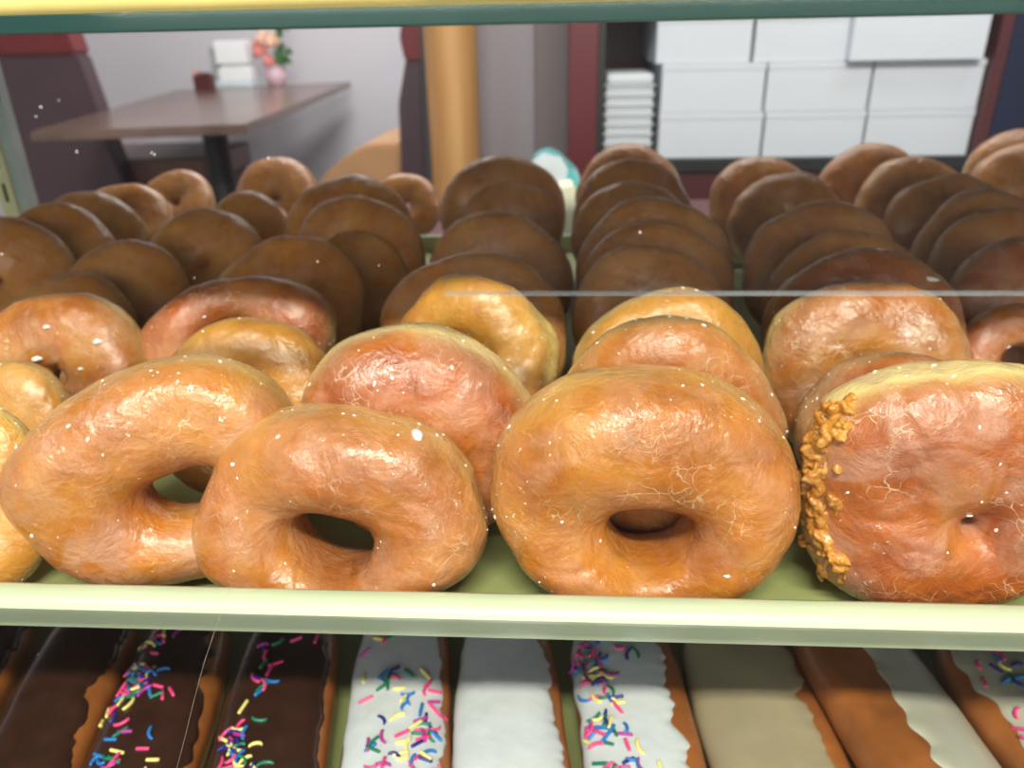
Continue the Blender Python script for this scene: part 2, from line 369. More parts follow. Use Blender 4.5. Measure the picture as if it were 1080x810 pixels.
# ------------------------------------------------------------------ doughnuts
def outline_fn(outline, rs):
    h = [(k, rs.uniform(-1, 1) * a, rs.uniform(0, 2 * PI)) for k, a in ((2, .030), (3, .022), (4, .014), (5, .010), (7, .005))]
    if outline:
        ang = np.array([a for a, _ in outline]) * PI / 180; val = np.array([v for _, v in outline])
        A = np.concatenate([ang - 2 * PI, ang, ang + 2 * PI]); Vv = np.tile(val, 3)
    def f(phi):
        if outline:
            # periodic smooth interpolation
            out = np.zeros_like(phi); wsum = np.zeros_like(phi)
            base = np.interp(phi, A, Vv)
            for d in np.linspace(-.18, .18, 9):
                out += np.interp(phi + d, A, Vv)
            out /= 9
            return out
        r = np.ones_like(phi)
        for k, a, p in h: r += a * np.sin(k * phi + p)
        return r
    return f
def donut_points(seed, nphi, npsi, rh, hole, ht, outline, lump, q=.82, blind=False):
    rs = np.random.RandomState(seed); f = outline_fn(outline, rs)
    phi = np.linspace(0, 2 * PI, nphi, endpoint=False); psi = np.linspace(0, 2 * PI, npsi, endpoint=False)
    Ro = f(phi); k1, p1, p2 = rs.uniform(.04, .14), rs.uniform(0, 6.28), rs.uniform(0, 6.28)
    Rh = rh * (1 + k1 * np.sin(2 * phi + p1) + .06 * np.sin(3 * phi + p2))
    tt = ht * (1 + .08 * np.sin(phi + p2) + .05 * np.sin(3 * phi + p1))
    cx, cz = np.cos(phi), np.sin(phi)
    Po = np.stack([Ro * cx, Ro * cz], -1); Pi = np.array(hole) + Rh[:, None] * np.stack([cx, cz], -1)
    mid = (Po + Pi) / 2; hv = (Po - Pi) / 2
    c, s = np.cos(psi), np.sin(psi)
    cs_ = np.sign(c) * np.abs(c) ** .88; ss_ = np.sign(s) * np.abs(s) ** q
    XZ = mid[:, None, :] + hv[:, None, :] * cs_[None, :, None]
    if blind:   # the hole closes at the back of the dough
        a0, a1, a2 = .5 * PI, .63 * PI, .97 * PI
        up_ = np.clip((psi - a0) / (a1 - a0), 0, 1); dn = np.clip((a2 - psi) / (a2 - a1), 0, 1) ** .45
        wv = np.minimum(up_, dn) * .985; hc = np.array(hole)
        XZ = hc + (XZ - hc) * (1 - wv)[None, :, None]
    Y = tt[:, None] * ss_[None, :]
    Pm = np.stack([XZ[..., 0], Y, XZ[..., 1]], -1)
    hn = hv / np.linalg.norm(hv, axis=1)[:, None]
    nrm = np.stack([hn[:, None, 0] * c[None], np.broadcast_to(s[None], (nphi, npsi)), hn[:, None, 1] * c[None]], -1)
    n1, n2, n3 = SNoise(seed + 1, 3.2), SNoise(seed + 2, 8), SNoise(seed + 3, 20)
    d = lump * (n1(Pm) * .030 + n2(Pm) * .011 + n3(Pm) * .0035)
    # soft creases
    g = n2(Pm * .7 + 3.1); d -= lump * .020 * np.exp(-(g / .10) ** 2) * (np.clip(n1(Pm + 5), 0, 1))
    Pm = Pm + nrm * d[..., None]
    band = np.exp(-((ss_[None, :] * np.ones((nphi, 1))) / .40) ** 2) * (c[None, :] > 0) * np.ones((nphi, 1))
    return Pm, band
def rot_of(tilt, yaw, roll):
    return Matrix.Rotation(R(yaw), 3, 'Z') @ Matrix.Rotation(R(-tilt), 3, 'X') @ Matrix.Rotation(R(roll), 3, 'Y')
FL = None
def flake_meshes():
    out = []
    for k in range(4):
        rs = np.random.RandomState(60 + k); t = bmesh.new(); bmesh.ops.create_icosphere(t, subdivisions=2, radius=1)
        sn = SNoise(70 + k, 2.2)
        for v in t.verts:
            r = 1 + .28 * float(sn(np.array([list(v.co)]))[0]); v.co = Vector((v.co.x * r, v.co.y * r * .7, v.co.z * r * .38))
        me = bpy.data.meshes.new('glaze_flake'); t.to_mesh(me); t.free(); me.materials.append(M['flake'])
        for p in me.polygons: p.use_smooth = True
        out.append(me)
    return out
FL = flake_meshes()
GROUP = 'glazed doughnuts on the middle shelf tray'
ALL = []; REC = []
def donut(label, u, v, wpx, tilt, yaw=0, roll=0, mat='brown', seed=1, rh=.30, hole=(0, 0), ht=.37, outline=None, lump=1.0,
          hi=False, flakes=0, dz=0, band=1.0, milk=.5, Rmin=.036, Rmax=.056, milk_low=False, y=None, lift=0, q=.82, ymin=None, ycorr=1.0, blind=False):
    nphi, npsi = (144, 64) if hi else (84, 36)
    Pm, bd = donut_points(seed, nphi, npsi, rh, hole, ht, outline, lump, q, blind)
    rm = np.array(rot_of(tilt, yaw, roll)); W = Pm @ rm.T
    zmin, zmax = W[..., 2].min(), W[..., 2].max(); xmin, xmax = W[..., 0].min(), W[..., 0].max()
    ti = np.unravel_index(W[..., 2].argmax(), W.shape[:2]); top = W[ti]
    Rr = .045
    if ymin is not None:
        for sq in np.arange(1.4, .55, -.01):
            Pq = Pm * np.array([1, 1, sq]); W = Pq @ rm.T
            zmin, zmax = W[..., 2].min(), W[..., 2].max(); ti = np.unravel_index(W[..., 2].argmax(), W.shape[:2]); top = W[ti]
            for _ in range(20):
                T = at_z(u, v, TZ + lift + Rr * (zmax - zmin)); Rr = .5 * Rr + .5 * wpx * zc(T) / (F * (xmax - xmin)) * ycorr
            if T.y + (W[..., 1].min() - top[1]) * Rr >= ymin: break
        Pm = Pq
        print('SQ', u, round(float(sq), 2), round(Rr, 4), round(T.y + (W[..., 1].min() - top[1]) * Rr, 3))
    for _ in range(0 if ymin is not None else 30):
        if y is None: T = at_z(u, v, TZ + lift + Rr * (zmax - zmin))
        else: T = at_y(u, v, y)
        Rn = wpx * zc(T) / (F * (xmax - xmin)); Rr = min(Rmax, max(Rmin, .5 * Rr + .5 * Rn))
    T = at_z(u, v, TZ + lift + Rr * (zmax - zmin))
    xc = (xmin + xmax) / 2; yc = top[1]
    loc = Vector((T.x - xc * Rr, T.y - yc * Rr, TZ + lift - zmin * Rr + .0002))
    me = grid_mesh('glazed_donut', Pm * Rr, True, True)
    a = me.attributes.new('band', 'FLOAT', 'POINT'); a.data.foreach_set('value', (bd * band).reshape(-1).astype(np.float32))
    mlk = np.full(Pm.shape[:2], milk)
    if milk_low: mlk = mlk + .9 * np.clip(-Pm[..., 2] * 1.2 + .1, 0, 1)
    a = me.attributes.new('milk', 'FLOAT', 'POINT'); a.data.foreach_set('value', mlk.reshape(-1).astype(np.float32))
    o = link('glazed_donut', me, M[mat]); o.matrix_world = Matrix.Translation(loc) @ rot_of(tilt, yaw, roll).to_4x4()
    tag(o, label, 'doughnut', GROUP); ALL.append((o, Rr, u, v)); REC.append((o, Rr, W, loc, Pm))
    rs = random.Random(seed)
    vis = [(i, j) for i in range(nphi) for j in range(npsi)]
    n = 0; tries = 0
    flakes = int(flakes * 1.5)
    while n < flakes and tries < 4000:
        tries += 1
        i = rs.randrange(nphi); j = rs.randrange(npsi)
        wl = W[i, j] * Rr + np.array(loc); 
        du = Pm[(i + 1) % nphi, j] - Pm[i - 1, j]; dv = Pm[i, (j + 1) % npsi] - Pm[i, j - 1]
        nr = np.cross(dv, du); nr /= np.linalg.norm(nr) + 1e-9
        if nr @ np.array([Pm[i, j][0] * .3, Pm[i, j][1], Pm[i, j][2] * .3]) < 0: nr = -nr
        nw = rm @ nr; vd = np.array(CAM) - wl; vd /= np.linalg.norm(vd)
        if nw @ vd < .12: continue
        if rs.random() > .06 + .94 * bd[i, j]: continue
        fo = bpy.data.objects.new('glaze_flake', rs.choice(FL)); C.objects.link(fo); fo.parent = o
        s = rs.choice((.00035, .00045, .00055, .0007, .0010))
        fo.location = Vector(Pm[i, j] * Rr); fo.rotation_euler = Vector(nr).to_track_quat('Z', 'Y').to_euler(); fo.rotation_euler.rotate_axis('Z', rs.uniform(0, 6))
        fo.scale = (s, s, s); n += 1
    return o, Rr, W, loc, Pm

def clump(o, local, nrm, s, name='sugar_clump'):
    fo = bpy.data.objects.new(name, FL[0]); C.objects.link(fo); fo.parent = o; fo.location = local
    fo.rotation_euler = Vector(nrm).to_track_quat('Z', 'Y').to_euler(); fo.scale = (s, s * 1.2, s * 1.6); fo['label'] = 'white lump of dried glaze'

#  --- front row
D = donut
D('golden flaky doughnut at the left edge, between the bubbled one and the cut one', 2, 382, 150, 22, 6, 0, 'gold', 17, ymin=.285, rh=.15, ht=.34, hi=True, flakes=12, milk=.8)
D('big squarish glazed doughnut at the left of the front row, turned on its corner', 154, 381, 312, 11, 15, 0, 'amber', 11, ymin=.2285,
  rh=.225, hole=(.14, -.16), ht=.38, lump=.75, hi=True, flakes=16, milk_low=True, band=.7,
  outline=[(0, .95), (30, .98), (55, 1.10), (75, 1.08), (95, 1.0), (120, .93), (145, .93), (165, 1.0), (185, 1.05), (205, 1.0), (230, 1.10), (255, 1.06), (280, 1.0), (310, 1.05), (335, .96)])
o2 = D('glazed doughnut with wrinkled pinkish glaze and a white sugar lump, second in the front row', 345, 438, 334, 11, -2, 0, 'pinkish', 12, ymin=.2262,
  rh=.27, hole=(0, -.40), ht=.42, lump=1.5, hi=True, flakes=20, milk_low=True, band=.8,
  outline=[(0, .98), (25, .95), (45, .90), (65, .88), (90, .90), (112, .94), (135, .92), (160, .96), (180, 1.0), (203, 1.08), (222, 1.15), (245, 1.02), (270, .94), (292, 1.0), (318, 1.15), (337, 1.10)])
D('big round golden glazed doughnut with crackled glaze, right of centre in the front row', 684, 396, 344, 7, 0, 0, 'amber', 13, ymin=.2262,
  rh=.27, hole=(.05, -.36), ht=.42, lump=.8, hi=True, flakes=18, band=.6, milk=.35,
  outline=[(0, 1.0), (30, 1.0), (60, .97), (90, .96), (120, .99), (150, 1.0), (180, 1.0), (203, 1.03), (228, 1.09), (255, 1.0), (285, 1.0), (315, 1.10), (338, 1.04)])
D('pale-topped folded glazed doughnut with milky lilac glaze at the right end of the front row', 1022, 384, 300, 2, -6, 0, 'red', 14, ymin=.226,
  rh=.03, hole=(.2, -.3), ht=.46, lump=1.3, hi=True, flakes=26, band=1.7, milk=.9, Rmax=.050, q=.7,
  outline=[(0, 1.0), (30, 1.04), (60, .92), (90, .86), (120, .95), (150, 1.08), (175, 1.05), (200, 1.03), (228, 1.20), (270, 1.0), (312, 1.22), (340, 1.05)])
F4 = REC[-1]
def torn(rec, path, n, seed, width=11):
    o, Rr, W, loc, Pm = rec; rs = random.Random(seed); mb = MB()
    Wp = W.reshape(-1, 3) * Rr + np.array(loc); Q = (Wp - np.array(CAM)) @ np.array(MR)
    px = 540 + F * Q[:, 0] / -Q[:, 2]; py = 405 - F * Q[:, 1] / -Q[:, 2]; L0 = Pm.reshape(-1, 3) * Rr
    for k in range(n):
        t = rs.uniform(0, len(path) - 1.001); i = int(t); f = t - i
        u = path[i][0] * (1 - f) + path[i + 1][0] * f + rs.gauss(0, width); v = path[i][1] * (1 - f) + path[i + 1][1] * f
        j = int(((px - u) ** 2 + (py - v) ** 2 + 1.5e4 * (-Q[:, 2] - (-Q[:, 2]).min())).argmin()); r = rs.uniform(.0016, .0044)
        p = L0[j]
        Mx = Matrix.Translation(Vector(p) + Vector((rs.gauss(0, .0008), rs.gauss(0, .0006), rs.gauss(0, .0008)))) @ Euler((rs.uniform(0, 3), rs.uniform(0, 3), rs.uniform(0, 3))).to_matrix().to_4x4()
        mb.ball((0, 0, 0), r, Mx, 2, (1.3, rs.uniform(.5, .9), rs.uniform(.25, .6)))
    q = mb.build('torn_crust', M['gold'], o, True); tx = bpy.data.textures.new('torn', 'CLOUDS'); tx.noise_scale = .0028
    rm_ = q.modifiers.new('r', 'REMESH'); rm_.mode = 'VOXEL'; rm_.voxel_size = .0006; rm_.use_smooth_shade = True
    d = q.modifiers.new('d', 'DISPLACE'); d.texture = tx; d.strength = .0026; d.mid_level = .5; q['label'] = 'ragged torn golden crust edge'
torn(F4, [(882, 425), (862, 460), (850, 510), (856, 560), (880, 615)], 110, 3, 12)
D('glossy glazed doughnut squashed behind the pale folded one at the right end', 950, 374, 205, 16, 6, 0, 'red', 15, ymin=.285, rh=.15, ht=.36, lump=1.2, hi=True, flakes=14, band=.4, milk=.6)
D('glazed doughnut cut by the left edge of the photo, beside the big squarish one', -30, 428, 150, 20, 12, 0, 'gold', 16, ymin=.226, rh=.12, ht=.36, hi=True, flakes=12, milk=1.0)
# --- second row
D('glossy doughnut with bubbled glaze at the left edge, behind the front row', 62, 309, 185, 28, 4, 0, 'pinkish', 21, rh=.12, ymin=.33, ht=.36, hi=True, flakes=10, milk=.9, lump=1.2)
D('smooth golden doughnut peeking over the big squarish front doughnut', 255, 337, 190, 30, 2, 0, 'gold', 22, ymin=.295, ht=.40, hi=True, flakes=8, band=.5)
D('wide glazed doughnut with a pale yellow top edge, behind the pair at front left', 438, 346, 262, 10, 3, 0, 'red', 23, ymin=.266, rh=.04, ht=.40, hi=True, flakes=18, band=1.3, milk=.8, lump=1.8)
D('glazed doughnut with a pale rim directly behind the big round front doughnut', 712, 334, 250, 10, -5, 0, 'pinkish', 24, ymin=.273, rh=.04, ht=.36, hi=True, flakes=14, band=1.0, milk=.7)
D('round golden-brown doughnut with pale upper rim, near the right edge, second row', 918, 297, 212, 20, -6, 0, 'pinkish', 25, ymin=.33, rh=.1, ht=.36, hi=True, flakes=14, band=1.3, milk=.8, lump=1.5)
D('crumpled golden doughnut behind the pale-edged one, left of centre', 492, 291, 200, 22, -14, -8, 'gold', 26, ymin=.325, ht=.36, hi=True, flakes=12, lump=1.7, milk=.6)
D('yellow-rimmed doughnut third from the front in the centre column', 708, 305, 208, 18, 2, 0, 'gold', 27, ymin=.325, ht=.36, hi=True, flakes=8, band=1.3)
D('reddish shiny doughnut with a sharp right corner, third row at left', 242, 293, 208, 24, 8, -4, 'red', 28, ymin=.355, ht=.40, hi=True, flakes=8, milk=.5,
  outline=[(0, 1.02), (22, 1.12), (45, .95), (90, .80), (130, .86), (160, .98), (180, 1.0), (225, 1), (270, .95), (315, 1)])
D('glazed doughnut cut by the right edge of the photo, just above the pale folded one', 1088, 322, 110, 22, -10, 0, 'red', 29, ht=.36, hi=True, flakes=6, milk=.9)
# --- shaded rows, left
B = lambda lab, u, v, wpx, tilt=34, yaw=0, roll=0, seed=1, mat='brown', **k: D(lab, u, v, wpx, tilt + (8 if u < 450 else 2), yaw, roll, mat, seed, **{**dict(rh=.07, ht=.31), **k})
B('low brown doughnut behind the bubbled one at the left edge', 80, 287, 135, 36, 6, 0, 31)
B('small slice of brown doughnut at the left edge above the bubbled one', 2, 278, 84, 34, 8, 0, 32, Rmin=.028)
B('brown doughnut with a bluish shine spot, left part of the tray', 133, 253, 138, 34, 8, 0, 33)
B('shaded doughnut with olive rim at the left edge, fourth row', 2, 229, 150, 32, 16, 0, 34, ymin=.485)
B('long brown doughnut just below the slotted upright', 62, 213, 128, 32, 14, 0, 35, ymin=0.535)
B('brown doughnut behind the one below the slotted upright', 97, 202, 112, 32, 10, 0, 36)
B('brown doughnut in front of the rearmost left one', 135, 194, 98, 32, 8, 0, 37)
B('rearmost small brown doughnut at left, under the booth table', 188, 179, 80, 28, 4, 0, 38)
B('smooth brown doughnut in the middle of the left block', 222, 219, 124, 34, 2, 0, 39, ymin=0.525)
B('olive-rimmed brown doughnut tucked beneath the smooth one, left block', 210, 251, 92, 30, -16, 0, 40, Rmin=.028)
B('brown doughnut right of the table leg', 262, 201, 98, 32, -4, 0, 41, ymin=0.612)
B('dark brown doughnut with a pointed top at the rear, right of the table leg', 293, 166, 92, 26, -4, 0, 42)
B('small overlapped doughnut in front of the one right of the table leg', 272, 216, 78, 34, -6, 0, 43)
B('large brown doughnut with a bumpy top behind the reddish cornered one', 305, 249, 165, 32, 0, 0, 44, lump=1.3)
B('brown doughnut overlapped by the large bumpy one', 378, 243, 112, 30, -8, 0, 45, Rmin=.03)
B('domed brown doughnut behind its twin, centre left', 372, 184, 138, 28, 2, 0, 46, ymin=0.585)
B('domed brown doughnut in front of its twin, centre left', 380, 206, 142, 28, -4, 0, 47, ymin=0.54)
B('rearmost brown doughnut under the dark booth end', 428, 183, 76, 26, 0, 0, 48)
# --- centre-left column
B('rearmost dark doughnut below the wooden column', 530, 164, 134, 24, 0, 0, 51, ymin=.668)
B('dark doughnut second from the back below the wooden column', 538, 192, 112, 28, -4, 0, 52)
B('broad olive-brown doughnut with a shine at right, centre-left column', 525, 223, 160, 28, -2, 0, 53)
B('caramel doughnut behind the crumpled golden one', 498, 267, 200, 26, -2, 0, 54, ymin=.372)
# --- centre column
B('orange-rimmed rearmost doughnut in front of the foam container stack', 663, 151, 112, 22, -2, 0, 61, mat='amber', Rmax=.06)
B('dark doughnut leaning on the orange-rimmed rearmost one', 668, 167, 128, 24, 4, 0, 62)
B('dark doughnut third from the back, centre column', 668, 191, 130, 24, -4, 0, 63)
B('wide dark doughnut fourth from the back, centre column', 692, 207, 168, 22, 2, 0, 64)
B('dark doughnut with glaze streaks fifth from the back, centre column', 694, 232, 164, 22, 0, 0, 65)
B('brown doughnut just above the glass edge, centre column', 690, 259, 172, 22, 2, 0, 66)
# --- centre-right column
B('rearmost doughnut under the left half of the white boxes', 806, 165, 112, 28, 0, 0, 71)
B('brown doughnut with ridged top, second in the centre-right column', 830, 182, 122, 28, -6, 0, 72, lump=1.5)
B('brown doughnut with a dark glossy smear, centre-right column', 868, 212, 162, 26, -4, 0, 73)
B('brown doughnut behind the one with the white flake, centre-right column', 896, 242, 176, 24, -6, 0, 74)
o75 = B('brown doughnut with an oval white glaze flake near its right rim', 915, 262, 205, 22, -8, 0, 75, ymin=0.378, mat='red')
# --- right column
B('rearmost doughnut under the right end of the white boxes', 920, 151, 114, 24, 0, 0, 81)
B('brown doughnut second from the back in the right column', 965, 165, 122, 26, -4, 0, 82)
B('brown doughnut third from the back in the right column', 1002, 183, 130, 26, -6, 0, 83)
B('brown doughnut fourth from the back in the right column', 1038, 199, 140, 26, -8, 0, 84)
B('brown doughnut fifth from the back in the right column', 1062, 221, 150, 26, -8, 0, 85)
B('shiny reddish doughnut at the right edge above the cut-off one', 1088, 248, 165, 24, -12, 0, 86, mat='red', flakes=6, milk=.9)
B('rearmost doughnut at the right edge against the navy panel', 1078, 136, 112, 24, -2, 0, 87)
B('doughnut at the right edge in front of the rearmost one there', 1086, 150, 118, 26, -6, 0, 88)

# sugar lump on the second front doughnut: nearest surface point to its pixel
def surf_at(rec, u, v):
    o, Rr, W, loc, Pm = rec; best = None
    cx = MR.transposed()
    Wp = W.reshape(-1, 3) * Rr + np.array(loc); Q = (Wp - np.array(CAM)) @ np.array(MR)
    px = 540 + F * Q[:, 0] / -Q[:, 2]; py = 405 - F * Q[:, 1] / -Q[:, 2]
    cost = (px - u) ** 2 + (py - v) ** 2 + 4e4 * (-Q[:, 2] - (-Q[:, 2]).min())
    k = int(cost.argmin()); return Vector(Pm.reshape(-1, 3)[k] * Rr)
lp_ = surf_at(o2, 447, 447); clump(o2[0], lp_, lp_.normalized(), .0030)
for a_, b_, c_ in ((43, 385, .0022), (105, 361, .0018), (86, 392, .0012), (50, 345, .0014)):
    q_ = surf_at(REC[7], a_, b_); clump(REC[7][0], q_, (0, -1, .3), c_, 'glaze_bubble')
lp_ = surf_at(o75, 982, 292); fo = bpy.data.objects.new('glaze_flake', FL[2]); C.objects.link(fo); fo.parent = o75[0]; fo.location = lp_; fo.scale = (.0042, .002, .003); fo['label'] = 'oval white flake of glaze'
o2[0].name = 'glazed_donut'
print('DONUT R', [(round(r * 1000), u, v, round(o.location.y, 3)) for o, r, u, v in ALL])

# ------------------------------------------------------------------ long iced doughnuts below
def sprinkle_mesh(curve):
    P = np.zeros((9, 8, 3)); Lh, r = .0030, .00058
    for i in range(9):
        t = -1 + 2 * i / 8; x = Lh * math.sin(t * PI / 2); rr = r * math.sqrt(max(0.02, 1 - abs(t) ** 6)); y = curve * (x / Lh) ** 2 * .0009
        for j in range(8): P[i, j] = (x, y + rr * math.cos(j * PI / 4), rr * math.sin(j * PI / 4))
    me = grid_mesh('sprinkle', P, False, True)
    bm = bmesh.new(); bm.from_mesh(me); bmesh.ops.holes_fill(bm, edges=[e for e in bm.edges if e.is_boundary]); bm.to_mesh(me); bm.free()
    for p in me.polygons: p.use_smooth = True
    return me
SM = {}
for cname, mt in SPR.items():
    for cv in (0, 1):
        me = sprinkle_mesh(cv); me.materials.append(mt); SM.setdefault(cname, []).append(me)
LT = .652
ZTOP = LT + .034
def long_john(label, ub, ut, wpx, ice, seed, sprinkles=0, roll=0, left=.60, right=.46, centre=0.0, spread=.5, name='iced_long_donut'):
    a = at_z(ub, 808, ZTOP); b_ = at_z(ut, 672, ZTOP)
    ang = math.atan2(-(b_.x - a.x), b_.y - a.y)
    hw = wpx * zc((a + b_) / 2) / F / 2 * .975
    y0, y1 = .192, .375
    s = (.2835 - a.y) / (b_.y - a.y); cx = a.x + (b_.x - a.x) * s
    Ln = (y1 - y0) / 2; rs = np.random.RandomState(seed); n1, n2 = SNoise(seed, 45), SNoise(seed + 1, 120)
    ch = .017
    def surf(t, ps, off):
        # t in -1..1 along length; ps angle (0 = right, pi/2 = top)
        e = (1 - np.abs(t) ** 5) ** .4 if np.isscalar(t) else np.clip(1 - np.abs(t) ** 5, 0, 1) ** .4
        c, s_ = np.cos(ps), np.sin(ps)
        x = np.sign(c) * np.abs(c) ** .75 * (hw * e + off); z = np.sign(s_) * np.abs(s_) ** .75 * (ch * (.25 + .75 * e) + off)
        P = np.stack([x, t * Ln * np.ones_like(x), z], -1)
        d = (n1(P) * .0011 + n2(P) * .0003)
        P[..., 0] += d * c; P[..., 2] += d * s_
        return P
    T = np.linspace(-1, 1, 70); PS = np.linspace(0, 2 * PI, 44, endpoint=False)
    tt, pp = np.meshgrid(T, PS, indexing='ij'); P = surf(tt, pp, 0)
    o = empty(name, (0, 0, 0), label, 'long doughnut', 'iced long doughnuts on the bottom shelf')
    me = grid_mesh('pastry_body', P, False, True)
    bm = bmesh.new(); bm.from_mesh(me); bmesh.ops.holes_fill(bm, edges=[e for e in bm.edges if e.is_boundary]); bmesh.ops.recalc_face_normals(bm, faces=bm.faces[:]); bm.to_mesh(me); bm.free()
    link('pastry_body', me, M['crust'], o)
    # icing: sheet over the top with ragged edges tucked into the crust
    nt_, nj = 110, 40; T = np.linspace(-.985, .985, nt_); nz, nf = SNoise(seed + 5, 5), SNoise(seed + 6, 26)
    ea = PI / 2 - left_right(right) ; eb = PI / 2 + left_right(left)
    Pn = np.stack([T, T * 0, T * 0], -1)
    lo = ea + .18 * nz(Pn) + .11 * nf(Pn) + .05 * SNoise(seed + 7, 70)(Pn); hi_ = eb + .16 * nz(Pn + 9) + .09 * nf(Pn + 4)
    S = np.linspace(-1, 1, nj); ps = lo[:, None] + (hi_ - lo)[:, None] * (S[None] + 1) / 2
    off = .0022 * (1 - np.abs(S) ** 8)[None] * np.ones((nt_, 1)) - .0007
    e2 = np.clip((1 - np.abs(T)) / .03, 0, 1)[:, None]; off = off * e2 - .0008 * (1 - e2)
    Pi_ = surf(T[:, None] * np.ones((1, nj)), ps, off)
    ic = link('icing', grid_mesh('icing', Pi_, False, False), M[ice], o)
    rnd = random.Random(seed)
    cols = ['pink'] * 6 + ['blue'] * 4 + ['navy'] * 3 + ['yellow'] * 5 + ['green'] * 3 + ['magenta'] * 2
    clus = [(rnd.uniform(20, 95), centre + rnd.gauss(0, spread * .6)) for _ in range(9)]
    for k in range(sprinkles):
        cl = clus[k % len(clus)]
        i = min(int(nt_ * .9), max(6, int(cl[0] + rnd.gauss(0, 5.5)))); q_ = min(.9, max(-.9, rnd.gauss(cl[1], spread * .62)))
        j = int((q_ + 1) / 2 * (nj - 1)); j = max(2, min(nj - 3, j))
        p = Pi_[i, j]; du = Pi_[i + 1, j] - Pi_[i - 1, j]; dv = Pi_[i, j + 1] - Pi_[i, j - 1]
        n = np.cross(du, dv); n /= np.linalg.norm(n)
        if n[2] < 0: n = -n
        so = bpy.data.objects.new('sprinkle', rnd.choice(SM[rnd.choice(cols)])); C.objects.link(so); so.parent = o
        so.location = Vector(p + n * rnd.choice((.0004, .0006, .0010)))
        q = Vector(n).to_track_quat('Z', 'Y') @ Euler((0, rnd.uniform(-.15, .15), rnd.uniform(0, 6.28))).to_quaternion()
        so.rotation_mode = 'QUATERNION'; so.rotation_quaternion = q
        f = rnd.uniform(.85, 1.2); so.scale = (f * 1.25, 1.6, 1.6)
    rr = R(roll)
    zlow = ch + abs(math.sin(rr)) * (hw - ch) * .85
    o.matrix_world = Matrix.Translation((cx, (y0 + y1) / 2, LT + zlow + .0016)) @ Matrix.Rotation(ang, 4, 'Z') @ Matrix.Rotation(rr, 4, 'Y')
    return o
def left_right(f): return f * 2.1
J = long_john
J('plain chocolate iced long doughnut without sprinkles, left on the bottom shelf', 22, 85, 108, 'choc', 101)
J('chocolate long doughnut with sprinkles, the left one of two', 142, 190, 108, 'choc', 102, 99, centre=.22, spread=.30)
J('chocolate long doughnut with sprinkles, beside the white iced ones', 280, 305, 114, 'choc', 103, 99, centre=.08, spread=.24)
J('white iced long doughnut with sprinkles, beside the chocolate ones', 414, 424, 116, 'white_ice', 104, 90, right=.44, left=.66, spread=.42)
J('plain white iced long doughnut without sprinkles', 541, 534, 118, 'white_ice', 105, 0, right=.40, left=.66)
J('white iced long doughnut with sprinkles, right of the plain white one', 686, 652, 122, 'white_ice', 106, 98, right=.36, left=.68, centre=.05, spread=.26)
J('beige iced long doughnut with a smooth maple top', 832, 776, 140, 'beige_ice', 107, 0, right=.44, left=.72)
J('cream iced long doughnut leaning on its side showing brown crust', 990, 898, 165, 'cream_ice', 108, 0, roll=22, right=.60, left=.15)
J('cream iced long doughnut with sprinkles cut by the right edge', 1175, 1050, 160, 'cream_ice', 109, 90, right=.60, left=.42, centre=.3, spread=.35)
J('chocolate long doughnut just peeking in at the far left of the bottom shelf', -105, -28, 108, 'choc', 110)

# hair stuck on the front glass
pts = [at_y(a_, b_, .1655) for a_, b_ in ((244, 618), (238, 634), (232, 650), (223, 676), (215, 700), (209, 722), (203, 745), (195, 778), (186, 812))]
P = np.zeros((len(pts), 6, 3))
for i, p in enumerate(pts):
    for j in range(6): P[i, j] = (p.x + .00005 * math.cos(j * PI / 3), p.y + .00005 * math.sin(j * PI / 3), p.z)
M['hair'] = plain('hair_pale', (.45, .40, .32), .4)
ho = link('hair_strand', grid_mesh('hair_strand', P, False, True), M['hair'])
tag(ho, 'thin pale hair stuck on the glass below the tray rim', 'hair')

# ------------------------------------------------------------------ booth table and things on it
TT = .75
c1, c2, c3, c4 = (at_z(u, v, TT) for u, v in ((30, 139), (259, 131), (370, 86), (185, 95)))
tb = empty('booth_table', (*((c1 + c3) / 2).xy, 0), 'dark walnut laminate booth table on a black pedestal against the wall', 'table')
def tloc(p): return (p.x - tb.location.x, p.y - tb.location.y)
MB().prism([tloc(c) for c in (c1, c2, c3, c4)], 'z', TT - .03, TT, .004).build('table_top', M['table'], tb)
pg = at_y(232, 165, 3.0)
lg0 = at_z(238, 140, TT)
lx, ly = lg0.x, c2.y + .45
lx = at_y(226, 140, ly).x
MB().lathe([(.26, 0), (.26, .015), (.06, .03), (.045, .06), (.045, .70), (.13, .715), (.13, .719)], 24, Matrix.Translation((lx - tb.location.x, ly - tb.location.y, 0))).build('pedestal_leg', M['black'], tb, True)
print('table', c1, c2, c3, c4, 'wall', WY)

def on_table(u, v): return at_z(u, v, TT)
p = on_table(217, 95)
e = empty('packet_holder', (p.x, p.y, TT), 'small dark brown packet holder left of the white dispenser on the table', 'holder')
s = zc(p) / F
MB().box(-9 * s, 9 * s, -.03, .03, 0, 15 * s, .003).build('holder_body', M['maroon_dark'], e)
for i in range(4): MB().box(-8 * s + i * 4 * s, -5.4 * s + i * 4 * s, -.02, .02, 4 * s, (17 + (i == 0) * 2) * s, .001).build('sugar_packet', M['petal'] if i == 0 else M['maroon_dark'], e)
p = on_table(250, 91); s = zc(p) / F
e = empty('napkin_dispenser', (p.x, p.y, TT), 'white napkin dispenser with stacked napkins on the booth table', 'napkin dispenser')
MB().box(-18 * s, 20 * s, -.05, .05, 0, 7 * s, .004).build('dispenser_base', M['film'], e)
MB().box(-14 * s, 20 * s, -.045, .045, 7 * s, 18 * s, .006).build('napkins', M['napkin'], e)
MB().box(-20 * s, -14 * s, -.05, .05, 6 * s, 38 * s, .003).build('side_plate', M['steel'], e)
